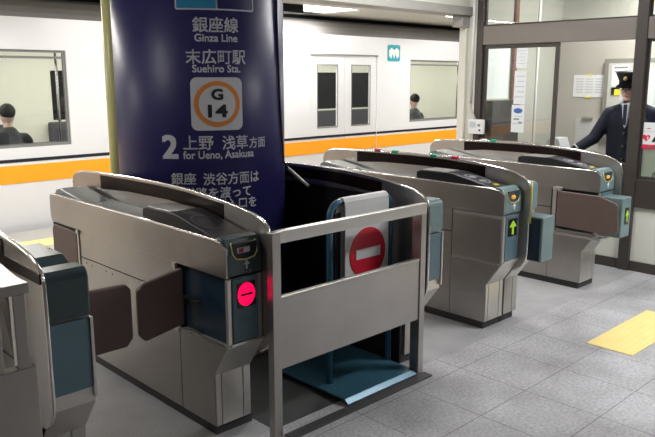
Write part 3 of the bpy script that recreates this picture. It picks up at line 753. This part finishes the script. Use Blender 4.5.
# posts, sill, header
struct('trim_post', MB().box(WX - .045, WX + .045, 2.425, 2.515, 0, 2.75), 'frame', .003)
struct('trim_corner', MB().box(WX - .04, WX + .04, 3.965, 4.035, 0, 2.75), 'frame', .003)
struct('trim_header', MB().box(WX - .035, WX + .035, 2.515, 3.965, 1.905, 2.075).box(WX - .035, WX + .035, -4, 2.425, 1.905, 2.075), 'frame_light', .003)
struct('trim_sill', MB().box(WX - .035, WX + .06, -4, 2.425, .545, .78), 'frame', .003)
struct('trim_counter_sill', MB().box(WX - .035, WX + .06, 2.515, 3.965, .60, .90), 'frame', .003)
struct('trim_top', MB().box(WX - .035, WX + .035, -4, 4.03, 2.70, 2.75), 'frame')
struct('wall_corner', MB().box(WX - .06, WX + .10, 4.14, 4.22, 0, 2.18), 'cream_col', .005)
struct('wall_corner_side', MB().box(WX - .02, WX + .10, 4.035, 4.14, 0, 2.75), 'cream_col')
# windows
w = empty('window_1', (WX, 3.6, .9), kind='structure')
def sash(par, y0, y1, z0, z1, x, fr=.028, name='sash'):
    mb = MB(); mb.box(x - .012, x + .012, y0, y1, z0, z0 + fr).box(x - .012, x + .012, y0, y1, z1 - fr, z1).box(x - .012, x + .012, y0, y0 + fr, z0 + fr, z1 - fr).box(x - .012, x + .012, y1 - fr, y1, z0 + fr, z1 - fr)
    sh = mb.build(name, 'frame', par, .002)
    MB().box(x - .002, x + .002, y0 + fr, y1 - fr, z0 + fr, z1 - fr).build('pane', 'glass', sh)
    return sh
sash(w, 3.19, 3.962, .90, 1.903, WX, .036)
w2 = empty('window_2', (WX, 3.2, 2.08), kind='structure'); sash(w2, 2.517, 3.963, 2.078, 2.698, WX, .012)
w3 = empty('window_3', (WX, 1.5, .8), kind='structure'); s3 = sash(w3, -.6, 2.423, .782, 1.903, WX, .02)
MB().box(WX + .004, WX + .007, -.55, 2.40, .80, 1.03).build('frosted_film', mat('pale_frosted_film', (.66, .70, .58), .6), s3)
w4 = empty('window_4', (WX, 1.5, 2.1), kind='structure'); sash(w4, -.6, 2.423, 2.078, 2.698, WX, .012)
# interior
BX = 7.60
struct('wall_office_back', MB().box(BX, BX + .1, -4, 4.12, 0, 2.75), 'office_wall')
sw = MB(); grid_wall(sw, 'y', 4.10, 4.14, (WX + .10, BX), (0, 2.75), [(6.10, 6.62, 1.39, 1.92)]); struct('wall_office_side', sw, 'office_wall')
w5 = empty('window_5', (6.36, 4.12, 1.39), kind='structure'); 
MB().box(6.10, 6.62, 4.115, 4.125, 1.39, 1.92).build('blind', 'blind', w5)
MB().box(6.60, 6.66, 4.07, 4.10, .9, 2.6).build('frame', 'wood', w5, .002)
tag(MB().box(6.10, 6.60, 3.98, 4.098, .95, 1.375).build('equipment_cabinet', 'plinth', None, .004), 'dark equipment cabinet under the white blind inside the office', 'cabinet')
tag(MB().box(WX + .065, 6.32, 3.12, 3.96, .86, .90).box(6.26, 6.30, 3.15, 3.93, .0, .86).build('office_desk', 'wood', None, .003), 'reddish wooden desk inside the office behind the sliding window', 'desk')
tag(MB().box(6.02, 6.18, 3.62, 3.94, .902, .99).build('document_box', 'wood', None, .003), 'reddish brown box on the desk below the white blind', 'box')
tag(MB().box(6.02, 6.22, 3.50, 3.60, .902, .925).box(6.03, 6.21, 3.51, 3.59, .925, .94).build('paper_stack', 'paper', None, .002), 'stack of white papers on the office desk beside the brown box', 'papers')
# clear brochure rack behind the glass, white pole
tr = MB(); tr.prx([(3.42, .90), (3.30, 1.06), (3.22, 1.06), (3.16, .90)], 6.02, 6.20)
tag(tr.build('document_tray', mat('pale_grey_plastic', (.42, .45, .46), .3), None, .006), 'pale grey sloping plastic tray on the desk behind the glass', 'tray')
tag(MB().tube([(6.40, 3.69, 0), (6.40, 3.69, 2.75)], .013).build('white_pole', 'white', None), 'thin white vertical pole inside the office', 'pole')
pp = MB(); pp.tube([(5.93, 3.34, .955), (5.93, 3.17, .912)], .008)
tag(pp.build('white_rod', 'white', None), 'slim white rod lying on the sill left of the clerk\'s hand', 'rod')
tag(MB().prz([(5.90, 3.30), (5.94, 3.14), (6.08, 3.17), (6.06, 3.32)], .902, .912).build('loose_papers', 'paper', None), 'loose white papers on the sill under the clerk\'s hand', 'papers')
# notices taped inside the sliding pane
XG = WX - .006
def notice(y0, y1, z0, z1, label, x=XG, deco=None, name='taped_notice', lines=5):
    t = empty(name, (x, (y0 + y1) / 2, z0), label, 'notice')
    sh = MB().box(x - .002, x, y0, y1, z0, z1).build('sheet', 'paper', t)
    mb = MB(); n = lines
    for i in range(n):
        zz = z1 - (z1 - z0) * (.14 + .78 * i / n)
        mb.box(x - .003, x - .002, y0 + .012, y1 - .012 - .02 * (i % 2), zz - (z1 - z0) * .03, zz)
    mb.build('printed_lines', 'paper_print', t)
    if deco: deco(t, x)
    return t
notice(3.50, 3.612, 1.69, 1.868, 'topmost white notice taped in the sliding window')
notice(3.50, 3.622, 1.36, 1.66, 'middle pale notice taped in the sliding window')
def oval(t, x):
    MB().prx([(3.567 + .045 * math.cos(2 * PI * k / 24), 1.30 + .024 * math.sin(2 * PI * k / 24)) for k in range(24)], x - .004, x - .003).build('blue_oval', 'blue_print', t)
    MB().box(x - .004, x - .003, 3.52, 3.56, 1.185, 1.20).box(x - .004, x - .003, 3.55, 3.61, 1.215, 1.23).build('grey_drawing', 'grey_print', t)
notice(3.502, 3.635, 1.10, 1.352, 'lowest notice in the sliding window, printed with a blue oval', deco=oval, lines=3)
# AED sign
t = empty('aed_sign', (WX - .008, 2.25, 1.03), 'white AED sign with a red heart, on the glass right of the post', 'sign')
sx = WX - .008
MB().box(sx - .002, sx, 2.03, 2.408, 1.03, 1.245).build('sheet', 'paper', t)
MB().box(sx - .003, sx - .002, 2.03, 2.408, 1.03, 1.068).build('red_strip', 'red_print', t)
MB().box(sx - .003, sx - .002, 2.03, 2.408, 1.172, 1.175).build('divider', 'paper_print', t)
def heart(cy_, cz_, s_, x0, x1):
    pts = []
    for k_ in range(40):
        a = 2 * PI * k_ / 40
        hx = 16 * math.sin(a) ** 3; hz = 13 * math.cos(a) - 5 * math.cos(2 * a) - 2 * math.cos(3 * a) - math.cos(4 * a)
        pts.append((cy_ - hx / 34 * s_, cz_ + hz / 34 * s_))
    return MB().prx(pts, x0, x1)
h = heart(2.375, 1.122, .066, sx - .004, sx - .002).build('red_heart', 'red_print', t)
MB().prx([(2.368, 1.135), (2.352, 1.122), (2.361, 1.122), (2.356, 1.103), (2.374, 1.120), (2.364, 1.120)], sx - .005, sx - .004).build('lightning_mark', 'white', h)
me = text_mesh('AED', .035); put_mesh('lettering', me, lambda a, b_: (sx - .004, 2.325 - a * .23, 1.092 + b_ * .062), 'badge_black', t)
me = text_mesh('AED', .035); put_mesh('strip_lettering', me, lambda a, b_: (sx - .0045, 2.36 - a * .10, 1.041 + b_ * .016), 'white', t)
MB().box(sx - .004, sx - .003, 2.345, 2.375, 1.194, 1.20).build('small_red_mark', 'red_print', t)
# house sticker
st = MB()
for a, b_ in (((2.30, .80), (2.30, .835)), ((2.30, .835), (2.275, .85)), ((2.275, .85), (2.20, .842)), ((2.20, .842), (2.20, .80)), ((2.20, .80), (2.30, .80)), ((2.285, .835), (2.27, .815)), ((2.27, .815), (2.255, .838))):
    st.tube([(WX - .006, *a), (WX - .006, *b_)], .003, 6)
tag(st.build('outline_sticker', 'dark', None), 'small black outline sticker low on the right glass', 'sticker')
# intercom and conduit on the corner post
t = empty('intercom', (WX - .07, 3.97, 1.065), 'white intercom box on the office corner post', 'intercom')
MB().box(WX - .09, WX - .042, 3.90, 4.055, 1.068, 1.205).build('housing', 'white', t, .004)
MB().box(WX - .093, WX - .09, 3.97, 4.04, 1.13, 1.185).build('speaker_grille', 'paper_print', t)
MB().tube([(WX - .096, 3.925, 1.105), (WX - .088, 3.925, 1.105)], .010, 12).build('button', 'plinth', t)
MB().box(WX - .093, WX - .09, 3.92, 3.95, 1.14, 1.165).build('label_plate', 'grey_print', t)
t = empty('conduit', (WX - .06, 4.06, 1.2), 'white vertical conduit running down to the intercom', 'conduit')
MB().tube([(WX - .055, 4.062, 1.36), (WX - .055, 4.062, 2.74)], .014, 12).build('pipe', 'white', t)
MB().tube([(WX - .055, 4.062, 1.37), (WX - .06, 4.055, 1.31), (WX - .07, 4.01, 1.24), (WX - .07, 3.99, 1.20)], .009, 10).build('flexible_end', 'steel_dull', t)
# things on the back wall
def back_sheet(name, y0, y1, z0, z1, label, m='paper', nl=6, cat='notice', col='paper_print'):
    t = empty(name, (BX - .004, (y0 + y1) / 2, z0), label, cat)
    MB().box(BX - .006, BX - .002, y0, y1, z0, z1).build('sheet', m, t)
    mb = MB(); wdt = (y1 - y0)
    for i in range(nl):
        zz = z1 - (z1 - z0) * (.16 + .72 * i / nl)
        for j in range(3):
            mb.box(BX - .008, BX - .006, y0 + wdt * (.08 + .3 * j), y0 + wdt * (.32 + .3 * j), zz - (z1 - z0) * .04, zz)
    mb.build('printed_lines', col, t)
    return t
t = back_sheet('timetable_sheet', 3.545, 3.915, 1.39, 1.63, 'white timetable sheet taped on the office back wall, left of the board')
MB().box(BX - .009, BX - .006, 3.70, 3.77, 1.625, 1.64).box(BX - .009, BX - .006, 3.70, 3.77, 1.38, 1.395).build('yellow_tape', 'yellow', t)
t = back_sheet('wall_chart', 3.58, 3.865, .80, 1.155, 'pale chart low on the office back wall, left of the clerk', 'notice_back', 7)
MB().box(BX - .03, BX - .006, 3.66, 3.78, 1.15, 1.175).build('clip', 'steel_dull', t, .003)
t = empty('notice_board', (BX - .02, 3.3, .95), 'large grey framed notice board on the wall behind the clerk', 'notice board')
nb = MB(); nb.pry([(0, 0)] * 0 + rrect(BX - .05, BX - .001, .95, 1.80, .004), 2.70, 3.55)
nb.build('backing', 'notice_frame', t, .006)
MB().box(BX - .056, BX - .05, 2.75, 3.50, 1.0, 1.75).build('pin_area', 'notice_back', t)
MB().box(BX - .060, BX - .056, 3.28, 3.46, 1.48, 1.73).build('pinned_sheet', 'paper', t)
MB().box(BX - .062, BX - .060, 3.29, 3.44, 1.70, 1.715).box(BX - .062, BX - .060, 3.30, 3.43, 1.66, 1.67).build('printed_lines', 'grey_print', t)
MB().box(BX - .060, BX - .056, 3.36, 3.455, 1.415, 1.50).build('yellow_label', 'yellow', t)
MB().box(BX - .062, BX - .060, 3.42, 3.455, 1.42, 1.48).build('black_mark', 'dark', t)
MB().box(BX - .060, BX - .056, 2.8, 3.1, 1.2, 1.7).build('pinned_sheet', 'paper', t)

# ------------------------------------------------------------------ clerk
def clerk():
    ox, oy = 6.25, 2.66
    t = empty('person', (ox, oy, 0), 'station clerk in navy uniform and black peaked cap, one hand on the office sill', 'person')
    hx, hy, hz = ox - .01, oy + .028, 1.50        # head centre
    W = lambda dx, dy, z: (ox + dx, oy + dy, z)
    neck = [('t', [W(.0, 0, 1.33), W(-.005, .005, 1.42)], [.055, .05])]
    head = [('e', (hx + .008, hy, hz + .025), (.088, .074, .088)), ('e', (hx - .012, hy, hz - .035), (.068, .058, .068)), ('e', (hx - .045, hy, hz - .082), (.030, .032, .022)),
            ('t', [(hx - .082, hy, hz + .012), (hx - .098, hy, hz - .026)], [.009, .013]), ('e', (hx - .088, hy, hz - .031), (.012, .017, .009)),
            ('e', (hx - .076, hy, hz - .056), (.010, .026, .007)), ('e', (hx - .072, hy - .03, hz + .018), (.014, .020, .008)), ('e', (hx - .072, hy + .03, hz + .018), (.014, .020, .008)),
            ('e', (hx + .01, hy + .076, hz - .01), (.018, .008, .030)), ('e', (hx + .01, hy - .076, hz - .01), (.018, .008, .030))]
    RS, RE, RH = W(-.02, .185, 1.285), W(-.13, .27, 1.07), (6.00, 3.045, .965)
    LS, LE, LH = W(.0, -.185, 1.285), W(.02, -.245, 1.02), W(-.03, -.25, .80)
    torso = [('t', [W(.02, 0, .90), W(.01, 0, 1.08), W(0, 0, 1.22)], [.115, .115, .12]), ('t', [W(0, -.07, .92), W(0, -.07, 1.22)], [.10, .11]), ('t', [W(0, .07, .92), W(0, .07, 1.22)], [.10, .11]), ('t', [W(0, -.17, 1.285), W(0, 0, 1.31), W(0, .17, 1.285)], [.055, .06, .055])]
    legs = [('t', [W(.02, s_ * .09, .88), W(0, s_ * .10, .48), W(.02, s_ * .10, .09)], [.09, .06, .04]) for s_ in (-1, 1)]
    feet = [('t', [W(.04, s_ * .10, .04), W(-.13, s_ * .11, .03)], [.038, .032]) for s_ in (-1, 1)]
    arms = [('t', [RS, RE, RH], [.048, .038, .026]), ('t', [LS, LE, LH], [.048, .038, .026])]
    hands = []
    def hand(pw, dr, side):
        d_ = Vector(dr).normalized(); sd = Vector(side).normalized(); base = Vector(pw)
        hands.append(('t', [base, base + d_ * .04, base + d_ * .08], [.024, .029, .027]))
        for j, (ln, o_) in enumerate(((.062, -.027), (.075, -.009), (.070, .009), (.055, .026))):
            a = base + d_ * .085 + sd * o_
            hands.append(('t', [a, a + d_ * ln * .5 + Vector((0, 0, -.004)), a + d_ * ln + Vector((0, 0, -.018))], [.0095, .0085, .0075]))
        a = base + d_ * .02 - sd * .024
        hands.append(('t', [a, a + d_ * .03 - sd * .028, a + d_ * .058 - sd * .034 + Vector((0, 0, -.006))], [.012, .010, .009]))
    hand(RH, (-.25, .9, -.36), (-1, -.3, 0))
    hand(LH, (-.1, .0, -1), (1, 0, 0))
    blob('body', head + neck + torso + legs + feet + arms + hands, 'skin', t, .0065, 3)
    g_ = 1.0
    jk = [('t', [W(.02, 0, .80), W(.01, 0, 1.08), W(0, 0, 1.21)], [.140, .135, .14]), ('t', [W(.01, -.085, .80), W(0, -.085, 1.21)], [.118, .125]), ('t', [W(.01, .085, .80), W(0, .085, 1.21)], [.118, .125]),
          ('t', [W(0, -.17, 1.29), W(.015, -.05, 1.335), W(.015, .05, 1.335), W(0, .17, 1.29)], [.066, .066, .066, .066]),
          ('t', [RS, RE, tuple(Vector(RE).lerp(Vector(RH), .93))], [.066, .056, .043]), ('t', [LS, LE, tuple(Vector(LE).lerp(Vector(LH), .93))], [.066, .056, .043])]
    blob('jacket', jk, 'uniform', t, .010, 5)
    blob('trousers', [('t', [W(.02, s_ * .085, .86), W(0, s_ * .10, .48), W(.02, s_ * .10, .09)], [.115, .08, .065]) for s_ in (-1, 1)] + [('e', W(.01, 0, .86), (.12, .17, .10))], 'uniform', t, .012, 4)
    blob('shoes', [('t', [W(.045, s_ * .10, .045), W(-.14, s_ * .11, .038)], [.046, .038]) for s_ in (-1, 1)], 'cap', t, .010, 2)
    # shirt V, tie, collar
    MB().prx([(oy - .036, 1.385), (oy + .036, 1.385), (oy + .012, 1.20), (oy - .004, 1.17), (oy - .02, 1.20)], ox - .146, ox - .110).build('shirt', 'shirt', t, .006)
    MB().prx([(oy - .016, 1.375), (oy + .016, 1.375), (oy + .014, 1.20), (oy - .014, 1.20)], ox - .152, ox - .145).build('necktie', 'tie', t, .003)
    MB().tube([W(-.115, -.05, 1.385), W(-.05, -.068, 1.40), W(.04, -.06, 1.41), W(.05, .06, 1.41), W(-.05, .068, 1.40), W(-.115, .05, 1.385)], .014, 8).build('collar', 'shirt', t)
    c0 = Vector(RE).lerp(Vector(RH), .86); c1 = Vector(RE).lerp(Vector(RH), .90)
    MB().tube([c0, c1], .050, 16).build('cuff_band', 'cuff_cream', t)
    MB().tube([Vector(RE).lerp(Vector(RH), .93), Vector(RE).lerp(Vector(RH), .98)], .036, 14).build('cuff', 'shirt', t)
    for z in (1.13, 1.02, .91):
        MB().tube([W(-.150, .0, z), W(-.120, .0, z)], .006, 10).build('button', 'gold', t)
    # face details
    for s_ in (-1, 1):
        MB().ell((hx - .083, hy + s_ * .030, hz + .003), (.006, .013, .006)).build('eye', 'hair', t)
        MB().ell((hx - .086, hy + s_ * .030, hz + .022), (.006, .017, .003)).build('eyebrow', 'hair', t)
    MB().ell((hx - .082, hy, hz - .056), (.006, .024, .005)).build('lips', 'lip', t)
    blob('hair', [('e', (hx + .025, hy, hz + .03), (.080, .080, .075)), ('e', (hx + .04, hy, hz - .02), (.05, .068, .05))], 'hair', t, .009, 3)
    # peaked cap
    n = 36; mb = MB(); rings = []
    for rr, z, sx_ in ((.097, hz + .034, 1.08), (.097, hz + .078, 1.08), (.100, hz + .080, 1.08), (.122, hz + .122, 1.08), (.126, hz + .133, 1.08), (.116, hz + .143, 1.05), (.05, hz + .152, 1.0)):
        rings.append([mb.bm.verts.new((hx + .005 + rr * sx_ * math.cos(2 * PI * i / n), hy + rr * math.sin(2 * PI * i / n), z + (.010 if math.cos(2 * PI * i / n) < -.2 and z > hz + .1 else 0))) for i in range(n)])
    for a_, b_ in zip(rings, rings[1:]):
        for i in range(n):
            f_ = mb.bm.faces.new((a_[i], a_[(i + 1) % n], b_[(i + 1) % n], b_[i])); f_.smooth = True
    mb.bm.faces.new(rings[-1]); mb.bm.faces.new(rings[0][::-1])
    cp = mb.build('cap', 'cap', t)
    pk = MB(); up = []; dn = []
    for i in range(17):
        a_ = PI / 2 + .25 + (PI - .5) * i / 16
        up.append((hx + .005 + .102 * math.cos(a_), hy + .096 * math.sin(a_), hz + .046)); dn.append((hx - .012 + .160 * math.cos(a_), hy + .104 * math.sin(a_), hz + .012 if abs(math.cos(a_)) > .5 else hz + .028))
    A = [pk.bm.verts.new(v) for v in up]; B = [pk.bm.verts.new(v) for v in dn]
    for i in range(16):
        f_ = pk.bm.faces.new((A[i], A[i + 1], B[i + 1], B[i])); f_.smooth = True
    bmesh.ops.solidify(pk.bm, geom=pk.bm.faces[:], thickness=.004)
    pk.build('peak', 'cap', cp)
    MB().ell((hx - .116, hy, hz + .092), (.006, .018, .019)).build('cap_badge', 'gold', cp)
clerk()

# ------------------------------------------------------------------ world and view
wd = bpy.data.worlds.new('world'); SC.world = wd; wd.use_nodes = True
wd.node_tree.nodes['Background'].inputs[0].default_value = (.75, .78, .82, 1)
wd.node_tree.nodes['Background'].inputs[1].default_value = .05
SC.view_settings.view_transform = 'Standard'; SC.view_settings.look = 'None'
SC.view_settings.gamma = 1; SC.view_settings.use_curve_mapping = False
SC.view_settings.exposure = 0
SC.cycles.use_denoising = True
SC.cycles.max_bounces = 8
SC.cycles.transmission_bounces = 8
